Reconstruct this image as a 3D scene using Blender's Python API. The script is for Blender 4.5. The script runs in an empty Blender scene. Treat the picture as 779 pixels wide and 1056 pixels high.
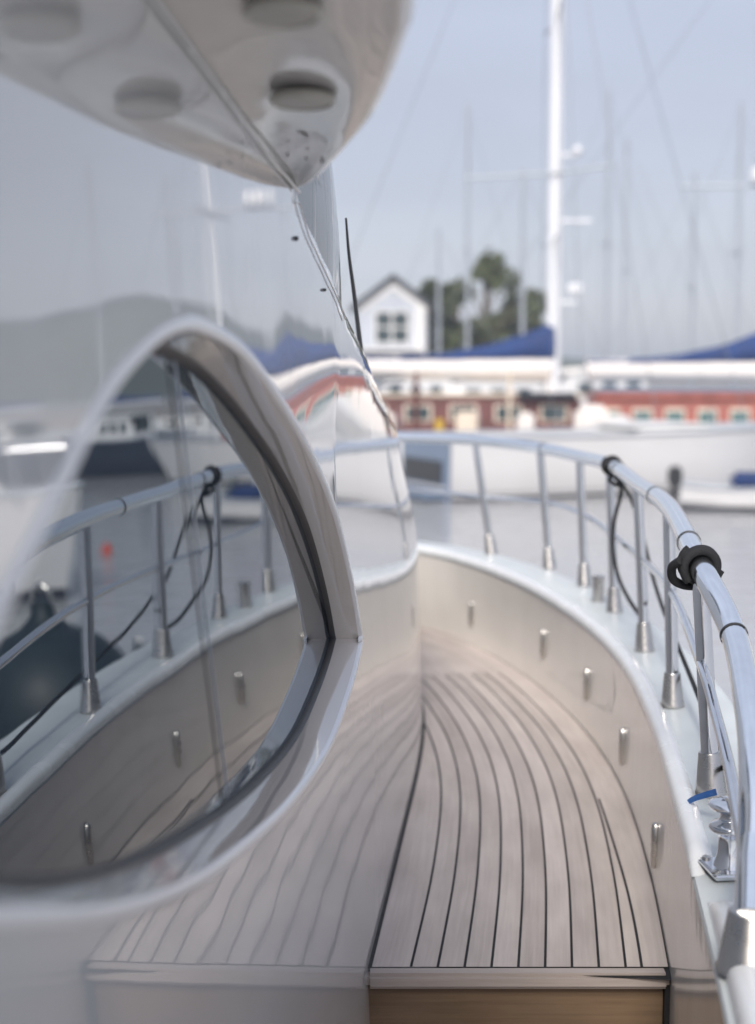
import bpy, bmesh, math, random
from mathutils import Vector, Matrix, noise
from mathutils.geometry import delaunay_2d_cdt
random.seed(7)
R = math.radians
sc = bpy.context.scene
col = sc.collection
V = Vector

# ------------------------------------------------------------------ camera numbers
EYE = V((0, 0, 1.6))
FPX = 1467.0
PITCH = math.atan(158 / FPX)
cp, sp = math.cos(PITCH), math.sin(PITCH)
def ray(px, py):
    u, v = (px - 389.5) / FPX, (528 - py) / FPX
    return V((u, cp + v * sp, -sp + v * cp))
def at(px, py, Y):
    r = ray(px, py); return EYE + r * (Y / r.y)
def at_z(px, py, z):
    r = ray(px, py); return EYE + r * ((z - EYE.z) / r.z)
WATER = -1.5

# ------------------------------------------------------------------ materials
def mat(name, base, rough=0.5, metal=0.0, ior=1.5, coat=0.0, var=0.0, vscale=6.0, bump=0.0, bscale=20.0, bstretch=(1, 1, 1), var2=None, sub=None):
    m = bpy.data.materials.new(name); m.use_nodes = True
    nt = m.node_tree; b = nt.nodes['Principled BSDF']
    b.inputs['Base Color'].default_value = (*base, 1)
    b.inputs['Roughness'].default_value = rough
    b.inputs['Metallic'].default_value = metal
    b.inputs['IOR'].default_value = ior
    b.inputs['Coat Weight'].default_value = coat
    b.inputs['Coat Roughness'].default_value = 0.02
    geo = nt.nodes.new('ShaderNodeTexCoord')
    if var > 0:
        n = nt.nodes.new('ShaderNodeTexNoise'); n.inputs['Scale'].default_value = vscale; n.inputs['Detail'].default_value = 6
        nt.links.new(geo.outputs['Object'], n.inputs['Vector'])
        mx = nt.nodes.new('ShaderNodeMix'); mx.data_type = 'RGBA'
        lo = tuple(max(0, c * (1 - var)) for c in base) if var2 is None else var2
        hi = tuple(min(1, c * (1 + var)) for c in base)
        rp = nt.nodes.new('ShaderNodeMapRange'); rp.inputs[1].default_value = .3; rp.inputs[2].default_value = .7
        nt.links.new(n.outputs['Fac'], rp.inputs[0]); nt.links.new(rp.outputs[0], mx.inputs['Factor'])
        mx.inputs['A'].default_value = (*lo, 1); mx.inputs['B'].default_value = (*hi, 1)
        nt.links.new(mx.outputs['Result'], b.inputs['Base Color'])
        r2 = nt.nodes.new('ShaderNodeMapRange'); r2.inputs[3].default_value = rough * .8; r2.inputs[4].default_value = min(1, rough * 1.3)
        nt.links.new(n.outputs['Fac'], r2.inputs[0]); nt.links.new(r2.outputs[0], b.inputs['Roughness'])
    if bump > 0:
        mp = nt.nodes.new('ShaderNodeMapping'); mp.inputs['Scale'].default_value = bstretch
        nt.links.new(geo.outputs['Object'], mp.inputs['Vector'])
        n2 = nt.nodes.new('ShaderNodeTexNoise'); n2.inputs['Scale'].default_value = bscale; n2.inputs['Detail'].default_value = 2; n2.inputs['Roughness'].default_value = .3 if bscale < 10 else .5
        nt.links.new(mp.outputs['Vector'], n2.inputs['Vector'])
        bp = nt.nodes.new('ShaderNodeBump'); bp.inputs['Strength'].default_value = 1.0; bp.inputs['Distance'].default_value = bump
        nt.links.new(n2.outputs['Fac'], bp.inputs['Height'])
        nt.links.new(bp.outputs['Normal'], b.inputs['Normal']); nt.links.new(bp.outputs['Normal'], b.inputs['Coat Normal'])
    return m

M = {}
M['gel_wall'] = mat('gelcoat polished white', (.56, .56, .555), .03, ior=1.5, coat=.8, bump=.0009, bscale=3.6, bstretch=(1, 1, .9))
M['gel_bulwark'] = mat('gelcoat bulwark white', (.74, .705, .65), .2, ior=1.5, coat=.55, bump=.0006, bscale=9, bstretch=(1, 1, .12), var=.05, vscale=3)
# gloss set by height: weaker reflections on the lower cabin side, stronger by the window
nt = M['gel_wall'].node_tree; pb = nt.nodes['Principled BSDF']
gc = nt.nodes.new('ShaderNodeTexCoord'); gx = nt.nodes.new('ShaderNodeSeparateXYZ'); nt.links.new(gc.outputs['Object'], gx.inputs[0])
gn = nt.nodes.new('ShaderNodeTexNoise'); gn.inputs['Scale'].default_value = 3; gn.inputs['Detail'].default_value = 6
nt.links.new(gc.outputs['Object'], gn.inputs['Vector'])
ga = nt.nodes.new('ShaderNodeMath'); ga.operation = 'MULTIPLY_ADD'; ga.inputs[1].default_value = .25; nt.links.new(gn.outputs['Fac'], ga.inputs[0]); nt.links.new(gx.outputs['Z'], ga.inputs[2])
for sock, lo, hi in (('Coat Weight', .27, 1.0), ('IOR', 1.44, 1.72), ('Roughness', .065, .03)):
    mr = nt.nodes.new('ShaderNodeMapRange'); mr.inputs[1].default_value = .70; mr.inputs[2].default_value = 1.25; mr.inputs[3].default_value = lo; mr.inputs[4].default_value = hi
    nt.links.new(ga.outputs[0], mr.inputs[0]); nt.links.new(mr.outputs[0], pb.inputs[sock])
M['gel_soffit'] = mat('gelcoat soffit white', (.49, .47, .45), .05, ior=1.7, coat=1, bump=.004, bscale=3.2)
M['gel_cap'] = mat('gelcoat caprail white', (.78, .79, .79), .25, coat=.25, var=.03, vscale=8, bump=.0008, bscale=14)
M['gel_flat'] = mat('caprail non slip paint', (.60, .635, .635), .42, var=.05, vscale=5, bump=.0006, bscale=120)
M['chrome'] = mat('polished stainless steel', (.74, .75, .77), .045, metal=1, var=.03, vscale=25)
M['chrome_rail'] = mat('brushed stainless rail', (.92, .945, .975), .12, metal=1, var=.03, vscale=25)
M['steel_dark'] = mat('cast stainless steel', (.54, .52, .49), .27, metal=1, var=.06, vscale=30)
M['glass'] = mat('tinted reflective window glass', (.015, .022, .032), .012, ior=3.5, bump=.0006, bscale=3.5, bstretch=(1, 1, .8))
M['glass'].node_tree.nodes['Principled BSDF'].inputs['Specular Tint'].default_value = (.86, .94, 1, 1)
M['screen'] = mat('pale tinted windscreen glass', (.05, .06, .07), .02, ior=2.6)
M['gasket'] = mat('black rubber gasket', (.03, .03, .032), .45, var=.2, vscale=40)
M['reveal'] = mat('window reveal gelcoat', (.62, .575, .53), .06, ior=1.6, coat=.8, bump=.0009, bscale=7)
M['gel_rim'] = mat('window rim gelcoat', (.80, .80, .80), .08, ior=1.5, coat=.6)
M['black'] = mat('black enamel', (.03, .032, .035), .3)
M['wiper'] = mat('dark grey anodised', (.075, .08, .085), .4)
M['rope'] = mat('black braided rope', (.012, .012, .014), .75, bump=.003, bscale=260)
M['strap'] = mat('blue webbing', (.02, .13, .42), .5, bump=.001, bscale=300)
M['caulk'] = mat('black deck caulk', (.012, .012, .013), .7)
M['fender'] = mat('navy rubber', (.014, .026, .032), .5, var=.2, vscale=3)
M['white_hull'] = mat('boat hull white', (.64, .635, .63), .2, coat=.5, var=.04, vscale=.6)
M['white_deck'] = mat('boat cabin white', (.72, .72, .71), .35, var=.06, vscale=1.5)
M['grey_blue'] = mat('blue grey hatch and stern shade', (.17, .225, .31), .3, coat=.4, var=.05, vscale=1)  # blue grey; on the white boat's stern it paints in the shade
M['navy_hull'] = mat('navy hull paint', (.02, .03, .05), .2, coat=.5, var=.1, vscale=1)
M['boot'] = mat('dark antifouling', (.03, .035, .05), .5, var=.15, vscale=2)
M['mahogany'] = mat('red mahogany', (.13, .045, .04), .35, coat=.3, var=.35, vscale=3)
M['red_paint'] = mat('faded red paint', (.36, .125, .10), .4, var=.2, vscale=2)
M['cream'] = mat('cream paint', (.72, .62, .50), .4, var=.06, vscale=2)
M['canvas_blue'] = mat('blue canvas', (.022, .05, .16), .8, var=.25, vscale=2, bump=.02, bscale=3)
M['canvas_white'] = mat('white sailcloth', (.78, .74, .70), .7, var=.08, vscale=1.5, bump=.03, bscale=3)
M['mast'] = mat('mast white paint', (.74, .75, .77), .3, var=.03, vscale=.5)
M['mast_grey'] = mat('mast aluminium', (.42, .45, .49), .35, metal=.3, var=.08, vscale=.5)
M['wire'] = mat('rigging wire', (.28, .30, .33), .4, metal=.5)
M['pane'] = mat('boat window pane', (.03, .05, .055), .08, ior=1.6)
M['teal_pane'] = mat('greenish window pane', (.10, .17, .17), .1, ior=1.6)
M['house_wall'] = mat('hazed white render', (.47, .50, .55), .8, var=.06, vscale=1)  # white wall with haze and shade put into its blue grey colour
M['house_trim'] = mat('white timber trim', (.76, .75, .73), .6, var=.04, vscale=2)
M['roof'] = mat('dark slate', (.06, .065, .07), .7, var=.25, vscale=2, bump=.03, bscale=6)
M['bark'] = mat('tree bark', (.12, .09, .065), .9, var=.3, vscale=3)
M['leaf'] = mat('green foliage', (.085, .10, .045), .6, var=.45, vscale=.8)
M['leaf_dark'] = mat('dark foliage', (.065, .078, .042), .6, var=.4, vscale=.8)
M['stone'] = mat('quay stone', (.30, .28, .26), .85, var=.25, vscale=.6, bump=.03, bscale=3)
M['land'] = mat('hill scrub', (.05, .06, .04), .95, var=.4, vscale=.02)
M['lamp_face'] = mat('downlight face', (.38, .36, .315), .35, var=.05, vscale=30)
M['lamp_ring'] = mat('downlight bezel', (.44, .42, .37), .3, var=.04, vscale=30)
M['yellow'] = mat('yellow plastic', (.55, .36, .05), .5)
M['orange'] = mat('orange plastic', (.6, .08, .05), .5)

# teak with grain along the u of the plank, tone per plank
def teak(name, c1, c2, rough):
    m = bpy.data.materials.new(name); m.use_nodes = True
    nt = m.node_tree; b = nt.nodes['Principled BSDF']
    uv = nt.nodes.new('ShaderNodeUVMap')
    mp = nt.nodes.new('ShaderNodeMapping'); mp.inputs['Scale'].default_value = (2.2, 75, 1)
    nt.links.new(uv.outputs['UV'], mp.inputs['Vector'])
    n = nt.nodes.new('ShaderNodeTexNoise'); n.inputs['Scale'].default_value = 1; n.inputs['Detail'].default_value = 7; n.inputs['Roughness'].default_value = .65
    nt.links.new(mp.outputs['Vector'], n.inputs['Vector'])
    mp2 = nt.nodes.new('ShaderNodeMapping'); mp2.inputs['Scale'].default_value = (2.5, 9, 1)
    nt.links.new(uv.outputs['UV'], mp2.inputs['Vector'])
    n2 = nt.nodes.new('ShaderNodeTexNoise'); n2.inputs['Scale'].default_value = 1; n2.inputs['Detail'].default_value = 4
    nt.links.new(mp2.outputs['Vector'], n2.inputs['Vector'])
    at_ = nt.nodes.new('ShaderNodeAttribute'); at_.attribute_name = 'tone'
    a = nt.nodes.new('ShaderNodeMath'); a.operation = 'MULTIPLY_ADD'; a.inputs[1].default_value = .55
    nt.links.new(n.outputs['Fac'], a.inputs[0]); nt.links.new(at_.outputs['Fac'], a.inputs[2])
    a2 = nt.nodes.new('ShaderNodeMath'); a2.operation = 'MULTIPLY_ADD'; a2.inputs[1].default_value = .7
    nt.links.new(n2.outputs['Fac'], a2.inputs[0]); nt.links.new(a.outputs[0], a2.inputs[2])
    rp = nt.nodes.new('ShaderNodeMapRange'); rp.inputs[1].default_value = .36; rp.inputs[2].default_value = 1.02
    nt.links.new(a2.outputs[0], rp.inputs[0])
    mx = nt.nodes.new('ShaderNodeMix'); mx.data_type = 'RGBA'
    mx.inputs['A'].default_value = (*c1, 1); mx.inputs['B'].default_value = (*c2, 1)
    nt.links.new(rp.outputs[0], mx.inputs['Factor']); nt.links.new(mx.outputs['Result'], b.inputs['Base Color'])
    b.inputs['Roughness'].default_value = rough
    bp = nt.nodes.new('ShaderNodeBump'); bp.inputs['Distance'].default_value = .0012
    nt.links.new(n.outputs['Fac'], bp.inputs['Height']); nt.links.new(bp.outputs['Normal'], b.inputs['Normal'])
    return m
M['teak'] = teak('weathered grey teak', (.40, .345, .312), (.70, .62, .57), .6)
M['teak_brown'] = teak('brown oiled teak', (.11, .07, .04), (.30, .205, .125), .5)

# ------------------------------------------------------------------ helpers
def link(name, me, m, parent=None, smooth=True):
    o = bpy.data.objects.new(name, me); col.objects.link(o)
    if m is not None and not me.materials: me.materials.append(m)
    if smooth:
        for p in me.polygons: p.use_smooth = True
    if parent: o.parent = parent
    return o
def mesh(name, vs, fs):
    me = bpy.data.meshes.new(name); me.from_pydata([tuple(v) for v in vs], [], fs); me.update(); return me
def tag(o, label=None, cat=None, group=None, kind=None):
    if label: o['label'] = label
    if cat: o['category'] = cat
    if group: o['group'] = group
    if kind: o['kind'] = kind
    return o
def empty(name, loc=(0, 0, 0), rz=0):
    o = bpy.data.objects.new(name, None); col.objects.link(o); o.location = loc; o.rotation_euler = (0, 0, rz); o.empty_display_size = .2
    return o
def copy_tree(o, parent=None):
    c = o.copy(); col.objects.link(c)
    if parent: c.parent = parent
    for ch in list(o.children): copy_tree(ch, c)
    return c
def auto(o, ang=35):
    me = o.data
    bm = bmesh.new(); bm.from_mesh(me)
    for e in bm.edges:
        e.smooth = not (len(e.link_faces) == 2 and e.calc_face_angle(0) > R(ang))
    bm.to_mesh(me); bm.free()
    return o
def cr(pts, n=10, closed=False):
    P = [V(p) for p in pts]; out = []
    N = len(P); seg = N if closed else N - 1
    for i in range(seg):
        p1, p2 = P[i], P[(i + 1) % N]
        p0 = P[i - 1] if (i > 0 or closed) else p1 + (p1 - p2)
        p3 = P[(i + 2) % N] if (i + 2 < N or closed) else p2 + (p2 - p1)
        for k in range(n):
            t = k / n
            out.append(.5 * ((2 * p1) + (p2 - p0) * t + (2 * p0 - 5 * p1 + 4 * p2 - p3) * t * t + (3 * p1 - p0 - 3 * p2 + p3) * t ** 3))
    if not closed: out.append(P[-1])
    return out
class MB:
    def __init__(s): s.v = []; s.f = []
    def tube(s, path, r, seg=12, cap=True, closed=False):
        path = [V(p) for p in path]; n = len(path); base = len(s.v); up = None
        for i, p in enumerate(path):
            if closed: t = path[(i + 1) % n] - path[i - 1]
            else: t = path[min(i + 1, n - 1)] - path[max(i - 1, 0)]
            t.normalize()
            if up is None:
                up = t.orthogonal().normalized()
            up = (up - t * up.dot(t)).normalized()
            b = t.cross(up); rr = r(i / max(1, n - 1)) if callable(r) else r
            for k in range(seg):
                a = 2 * math.pi * k / seg
                s.v.append(p + (up * math.cos(a) + b * math.sin(a)) * rr)
        m = n if closed else n - 1
        for i in range(m):
            for k in range(seg):
                a = base + i * seg + k; b_ = base + i * seg + (k + 1) % seg
                c = base + ((i + 1) % n) * seg + (k + 1) % seg; d = base + ((i + 1) % n) * seg + k
                s.f.append((a, b_, c, d))
        if cap and not closed:
            s.f.append(tuple(base + k for k in range(seg))[::-1]); s.f.append(tuple(base + (n - 1) * seg + k for k in range(seg)))
        return s
    def box(s, c, sz, rz=0, mtx=None):
        base = len(s.v); c = V(c); m = mtx or Matrix.Rotation(rz, 3, 'Z')
        for x in (-.5, .5):
            for y in (-.5, .5):
                for z in (-.5, .5): s.v.append(c + m @ V((x * sz[0], y * sz[1], z * sz[2])))
        for f in ((0, 1, 3, 2), (4, 6, 7, 5), (0, 4, 5, 1), (2, 3, 7, 6), (0, 2, 6, 4), (1, 5, 7, 3)): s.f.append(tuple(base + i for i in f))
        return s
    def lathe(s, prof, org=(0, 0, 0), axis=(0, 0, 1), seg=24, cap=True):
        base = len(s.v); q = V((0, 0, 1)).rotation_difference(V(axis).normalized()); org = V(org)
        for r, z in prof:
            for k in range(seg):
                a = 2 * math.pi * k / seg
                s.v.append(org + q @ V((r * math.cos(a), r * math.sin(a), z)))
        for i in range(len(prof) - 1):
            for k in range(seg):
                s.f.append((base + i * seg + k, base + i * seg + (k + 1) % seg, base + (i + 1) * seg + (k + 1) % seg, base + (i + 1) * seg + k))
        if cap:
            s.f.append(tuple(base + k for k in range(seg))[::-1]); s.f.append(tuple(base + (len(prof) - 1) * seg + k for k in range(seg)))
        return s
    def grid(s, rows):
        base = len(s.v); n = len(rows[0])
        for r in rows: s.v += [V(p) for p in r]
        for i in range(len(rows) - 1):
            for k in range(n - 1):
                a = base + i * n + k; s.f.append((a, a + 1, a + n + 1, a + n))
        return s
    def prism(s, poly, d):
        """polygon (list of 3d points) pushed along vector d"""
        base = len(s.v); n = len(poly); d = V(d)
        s.v += [V(p) for p in poly] + [V(p) + d for p in poly]
        s.f.append(tuple(base + i for i in range(n))[::-1]); s.f.append(tuple(base + n + i for i in range(n)))
        for i in range(n): s.f.append((base + i, base + (i + 1) % n, base + n + (i + 1) % n, base + n + i))
        return s
    def build(s, name, m, parent=None, smooth=True, ang=35, bevel=0):
        me = mesh(name, s.v, s.f)
        bm = bmesh.new(); bm.from_mesh(me); bmesh.ops.recalc_face_normals(bm, faces=bm.faces)
        if bevel > 0:
            es = [e for e in bm.edges if len(e.link_faces) == 2 and e.calc_face_angle(0) > R(40)]
            bmesh.ops.bevel(bm, geom=es, offset=bevel, segments=2, affect='EDGES', clamp_overlap=True)
        bm.to_mesh(me); bm.free()
        o = link(name, me, m, parent, smooth)
        if smooth: auto(o, ang)
        return o
def sstep(a, b, x):
    t = max(0., min(1., (x - a) / (b - a))); return t * t * (3 - 2 * t)
def lerp_tab(tab, x):
    if x <= tab[0][0]: return tab[0][1]
    for (a, va), (b, vb) in zip(tab, tab[1:]):
        if x <= b: return va + (vb - va) * (x - a) / (b - a)
    return tab[-1][1]

# ================================================================== OUR YACHT
yacht = tag(empty('motor_yacht', (0, 0, 0)), 'polished white motor yacht in the foreground with teak side deck, chrome rail and curved window', 'motor yacht')

# ---- cabin side -------------------------------------------------
def side_slope(y, z):
    top = sstep(.75, 1.35, z); up = sstep(1.42, 1.62, z)
    cre = sstep(3.27, 3.36, y)
    s = .1 + .022 * up * sstep(2.5, 2.7, y) * (1 - cre) - .016 * top * cre
    on = 4.9 - .35 * top
    s -= .045 * max(0, y - on) ** 2
    return s
_tab = {}
def Xw(y, z):
    zi = max(0, min(40, z / .05)); k = int(zi); fr = zi - k
    def col_(k):
        if k not in _tab:
            z_ = k * .05; acc = -.385 + .1 * 2.5; L = []; yy = 2.5
            while yy < 9.6:
                L.append(acc); acc += side_slope(yy + .01, z_) * .02; yy += .02
            _tab[k] = L
        return _tab[k]
    def ev(k):
        if y <= 2.5: return -.385 + .1 * y
        L = col_(k); t = (y - 2.5) / .02; i = min(len(L) - 2, int(t)); return L[i] + (L[i + 1] - L[i]) * (t - i)
    return ev(k) * (1 - fr) + ev(k + 1) * fr - .033 * z
ZT = [(-5, 2.2), (2.70, 2.2), (2.80, 1.93), (2.95, 1.85), (3.6, 1.655), (4.2, 1.545), (5.2, 1.34), (5.8, 1.24), (6.4, 1.13), (7.2, .98), (8.2, .72), (9.6, .45)]
def zt_raw(y): return lerp_tab(ZT, y)
def zt(y): return sum(zt_raw(y + d) for d in (-.1, -.05, 0, .05, .1)) / 5 if y > 3.0 else zt_raw(y)
def wall_pt(y, q):
    t_ = zt(y); r = .13
    if q <= t_: return V((Xw(y, q), y, q))
    t = q - t_; x0 = Xw(y, t_)
    a = min(t / r, math.pi / 2)
    x = x0 - r * (1 - math.cos(a)); z = t_ + r * math.sin(a)
    if t > r * math.pi / 2:
        e = t - r * math.pi / 2; x -= e; z += .05 * (1 - math.exp(-e * 2))
    return V((x, y, z))
# window outline in (y, z) of the side
WO = [(3.718, .862), (3.676, .92), (3.578, 1.037), (3.407, 1.177), (3.2, 1.303), (2.93, 1.421), (2.66, 1.515), (2.438, 1.582), (2.219, 1.632), (1.993, 1.656), (1.86, 1.656), (1.719, 1.637), (1.551, 1.593), (1.449, 1.55), (1.354, 1.502), (1.256, 1.452), (1.16, 1.403), (1.04, 1.34), (.95, 1.275), (.94, 1.225), (1.0, 1.18), (1.13, 1.130), (1.406, 1.023), (1.716, .93), (2.05, .858), (2.503, .785), (2.996, .745), (3.388, .774), (3.64, .822)]
WOs = [(p.x, p.y) for p in cr([(a, b, 0) for a, b in WO], 6, True)]
def offs(poly, d):
    n = len(poly); out = []
    for i in range(n):
        a = V(poly[i - 1]); b = V(poly[(i + 1) % n]); t = (b - a).normalized(); nrm = V((-t.y, t.x))  # CCW order: outward is right side
        out.append((poly[i][0] + nrm.x * d * SGN, poly[i][1] + nrm.y * d * SGN))
    return out
area = sum(WOs[i - 1][0] * WOs[i][1] - WOs[i][0] * WOs[i - 1][1] for i in range(len(WOs)))
SGN = -1 if area > 0 else 1
def inside(p, poly):
    c = False; n = len(poly)
    for i in range(n):
        x1, y1 = poly[i]; x2, y2 = poly[i - 1]
        if (y1 > p[1]) != (y2 > p[1]) and p[0] < (x2 - x1) * (p[1] - y1) / (y2 - y1) + x1: c = not c
    return c
WOs = offs(WOs, -.022)
hole = offs(WOs, .020)
pts = list(hole); edges = [(i, (i + 1) % len(hole)) for i in range(len(hole))]
ys = [-4 + .5 * i for i in range(9)] + [.5 + .05 * i for i in range(43)] + [2.65 + .03 * i for i in range(30)] + [3.55 + .08 * i for i in range(71)] + [9.4]
qs = [-.4 + .05 * i for i in range(60)] + [2.7, 3.1, 3.6, 4.3]
for y in ys:
    for q in qs:
        if y < 2.6 and q > 2.6: continue
        if not inside((y, q), offs(WOs, .045)): pts.append((y, q))
res = delaunay_2d_cdt([V(p) for p in pts], edges, [], 0, 1e-6)
vs2, fs2 = res[0], res[2]
keep = []
for f in fs2:
    c = sum((vs2[i] for i in f), V((0, 0))) / len(f)
    if inside((c.x, c.y), hole): continue
    if c.x < 2.55 and max(vs2[i].y for i in f) > 2.62: continue
    keep.append(f)
vv = [wall_pt(p.x, p.y) for p in vs2]
me = mesh('cabin_side', vv, keep)
bm = bmesh.new(); bm.from_mesh(me); bmesh.ops.recalc_face_normals(bm, faces=bm.faces)
if sum(f.normal.x for f in bm.faces) < 0: bmesh.ops.reverse_faces(bm, faces=bm.faces)
bm.to_mesh(me); bm.free()
cabin = link('cabin_side', me, M['gel_wall'], yacht)
# ---- window rim, reveal, gasket, panes
DEP = .072
def win_ring(off, dep):
    return [V((Xw(y, z) - dep, y, z + .0)) for y, z in offs(WOs, off)]
def loft_rings(name, rings, m, parent, ang=50):
    b = MB(); n = len(rings[0])
    b.grid([r + [r[0]] for r in rings])
    me = mesh(name, b.v, b.f); bm = bmesh.new(); bm.from_mesh(me); bmesh.ops.remove_doubles(bm, verts=bm.verts, dist=1e-6); bmesh.ops.recalc_face_normals(bm, faces=bm.faces)
    bm.to_mesh(me); bm.free()
    o = link(name, me, m, parent); return auto(o, ang)
loft_rings('window_rim', [win_ring(.0235, .004), win_ring(.0195, -.003), win_ring(.014, -.0055), win_ring(.006, -.0055), win_ring(.001, -.002), win_ring(-.001, .006)], M['gel_rim'], cabin, 80)
loft_rings('window_reveal', [win_ring(-.0015, .004), win_ring(-.008, .022), win_ring(-.018, DEP - .012), win_ring(-.020, DEP + .01)], M['reveal'], cabin, 60)
loft_rings('window_gasket', [win_ring(-.017, DEP - .010), win_ring(-.020, DEP - .012), win_ring(-.026, DEP - .008), win_ring(-.028, DEP + .004)], M['gasket'], cabin, 60)
# panes: plane DEP behind the side, split by a leaning joint
inner = offs(WOs, -.026)
def joint_y(z): return 2.06 + (1.60 - z) * .31
def pane(name, side, dx):
    P = []
    n = len(inner)
    for i in range(n):
        a = inner[i]; b_ = inner[(i + 1) % n]
        fa = (a[0] - joint_y(a[1])) * side - .003; fb = (b_[0] - joint_y(b_[1])) * side - .003
        if fa >= 0: P.append(a)
        if (fa >= 0) != (fb >= 0):
            t = fa / (fa - fb); P.append((a[0] + (b_[0] - a[0]) * t, a[1] + (b_[1] - a[1]) * t))
    poly = [V((-.385 + .1 * y - .033 * z - DEP - dx, y, z)) for y, z in P]
    b = MB().prism(poly, (-.008, 0, 0)); return b.build(name, M['glass'], cabin, smooth=False)
pane('window_pane', -1, 0.0); pane('window_pane', 1, .0015)
for dy, rr, m_ in ((0, .0026, 'gasket'), (.05, .0016, 'mast_grey')):
    zz = (.868, 1.0, 1.2, 1.4, 1.606)
    MB().tube([(-.385 + .1 * (joint_y(z) + dy) - .033 * z - DEP - .001, joint_y(z) + dy, z) for z in zz], rr, 8).build('pane_joint', M[m_], cabin)
# small screws on the front trim of the side
def on_side(px, py):
    r = ray(px, py); t = (-.385 - .033 * 1.6) / (r.x - .1 * r.y + .033 * r.z); return EYE + r * t
for px, py, rr in ((302, 246, .0048), (328, 299, .0035)):
    p = on_side(px, py); p.x = Xw(p.y, p.z)
    MB().lathe([(rr, -.002), (rr, .004), (rr * .6, .007)], p, (1, -.1, .03), 12).build('trim_screw', M['black'], cabin)
# chrome trim strip where the windscreen meets the side
strip = []
for i in range(30):
    y = 2.84 + i * (.62 / 29); z = zt(y) - .004
    strip.append(V((Xw(y, z) + .004, y, z)))
MB().tube([V((Xw(2.80, 1.96) + .002, 2.80, 1.96)), V((Xw(2.815, 1.9) + .003, 2.815, 1.9))] + strip, .0016, 8).build('windscreen_trim', M['steel_dark'], cabin)

# ---- windscreen
Bc = cr([(-.175, 2.80, 1.90), (-.135, 3.1, 1.80), (-.105, 3.45, 1.70), (-.105, 3.9, 1.60), (-.27, 4.42, 1.53), (-.8, 4.8, 1.5), (-2.6, 5.2, 1.5)], 12)
Tc = cr([(-.225, 2.70, 2.42), (-.185, 2.95, 2.42), (-.17, 3.2, 2.42), (-.215, 3.5, 2.42), (-.38, 3.85, 2.42), (-.85, 4.15, 2.42), (-2.6, 4.45, 2.42)], 12)
g = MB(); rows = []
for j in range(13):
    t = j / 12; rows.append([b.lerp(a, t) + V((.03 * math.sin(math.pi * t), .05 * math.sin(math.pi * t), 0)) for a, b in zip(Tc, Bc)])
g.grid(rows); ws = g.build('windscreen', M['screen'], yacht)
# dark pillar in front of the windscreen corner
pil = cr([at(375.5, 388, 4.35), at(371, 350, 4.28), at(365, 300, 4.16), at(360, 262, 4.06), at(357, 225, 3.98)], 8)
MB().tube(pil, lambda t: .009 - .006 * t, 10).build('wiper_arm', M['wiper'], ws)

# ---- flybridge overhang with its soffit
def soz(y): return min(2.06, 1.922 + .098 * (2.85 - y))
def soffit_hit(px, py, dz=0):
    r = ray(px, py); lo, hi = .3, 6
    t = 1.
    for _ in range(40):
        z = soz(t * r.y) + dz; t = (z - EYE.z) / r.z
    return EYE + r * t
edge_px = [(438, -60, .04), (430, 0, .04), (416, 45, .04), (401, 82, .04), (386, 110, .035), (354, 150, .03), (331, 181, .015), (303, 200, 0)]
E_ = [soffit_hit(*p) for p in edge_px]
out = [V((.16, -4, 0)), V((.12, -2, 0)), V((.075, -.2, 0))] + [V((p.x, p.y, 0)) for p in E_]
oc = cr(out, 8)
tip = oc[-1]
inn = lambda y: Xw(min(y, 2.8), 2.0) - .06
b = MB(); rows = []
for p in oc:
    z0 = soz(p.y); xi = min(inn(p.y), p.x - .02)
    w = p.x - xi
    row = []
    for k in range(9):                     # soffit from the cabin side outwards
        t = k / 8; x = xi + (w - min(.03, w * .4)) * t
        row.append(V((x, p.y, z0 + .012 * math.sin(t * 3.1))))
    for a in range(1, 7):                    # rounded lip
        A = a / 6 * math.pi / 2; rr = min(.03, w * .4)
        row.append(V((p.x - rr + rr * math.sin(A), p.y, z0 + .05 - .05 * math.cos(A))))
    row.append(V((p.x - .01, p.y, z0 + .25))); row.append(V((p.x - .10, p.y, z0 + .55))); row.append(V((p.x - .16, p.y, z0 + 1.0))); row.append(V((p.x - .3, p.y, z0 + 1.12))); row.append(V((-4.5, p.y, z0 + 1.2)))
    rows.append(row)
b.grid(rows)
# front of the brow running to the other side
last = rows[-1]; n0 = len(rows[-1])
rows2 = [last]
for (dx, dy) in ((-.25, .04), (-.8, .10), (-2., .16), (-4.2, .1)):
    rows2.append([V((min(p.x, last[14].x) * .0 + last[14].x + dx - (last[14].x - p.x) * .02, p.y + dy, p.z + .3 if k < 15 else p.z)) for k, p in enumerate(last)])
b.grid(rows2)
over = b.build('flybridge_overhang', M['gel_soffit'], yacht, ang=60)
def downlight(p, r=.050):
    q = V((0, .055, 1)).normalized()
    o = MB().lathe([(r, .004), (r, -.004), (r * .95, -.007), (r * .88, -.007), (r * .85, -.004)], p, q, 32).build('downlight', M['lamp_ring'], over)
    MB().lathe([(r * .84, -.002), (r * .80, -.005), (r * .3, -.006), (.002, -.006)], p, q, 32).build('downlight_face', M['lamp_face'], over)
for px, py in ((291, 13), (312, 103)):
    downlight(soffit_hit(px, py))
for y in (.75, .15, -.5, -1.2): downlight(V((-.10, y, soz(y))))
for px, py in ((297, 159), (316, 163), (332, 166)):
    p = soffit_hit(px, py); MB().lathe([(.0022, .002), (.0022, -.002), (.0015, -.003)], p, (0, 0, 1), 10).build('soffit_screw', M['black'], over)

jp = []
for k in range(60):
    y = -2 + k * (2.84 + 2) / 59
    z = soz(y) + .002; jp.append(V((Xw(min(y, 2.84), z) + .006, y, z)))
MB().tube(jp, .003, 8).build('cove_highlight', M['gel_cap'], over)  # white bead stands in for the bright highlight along the joint
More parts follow.
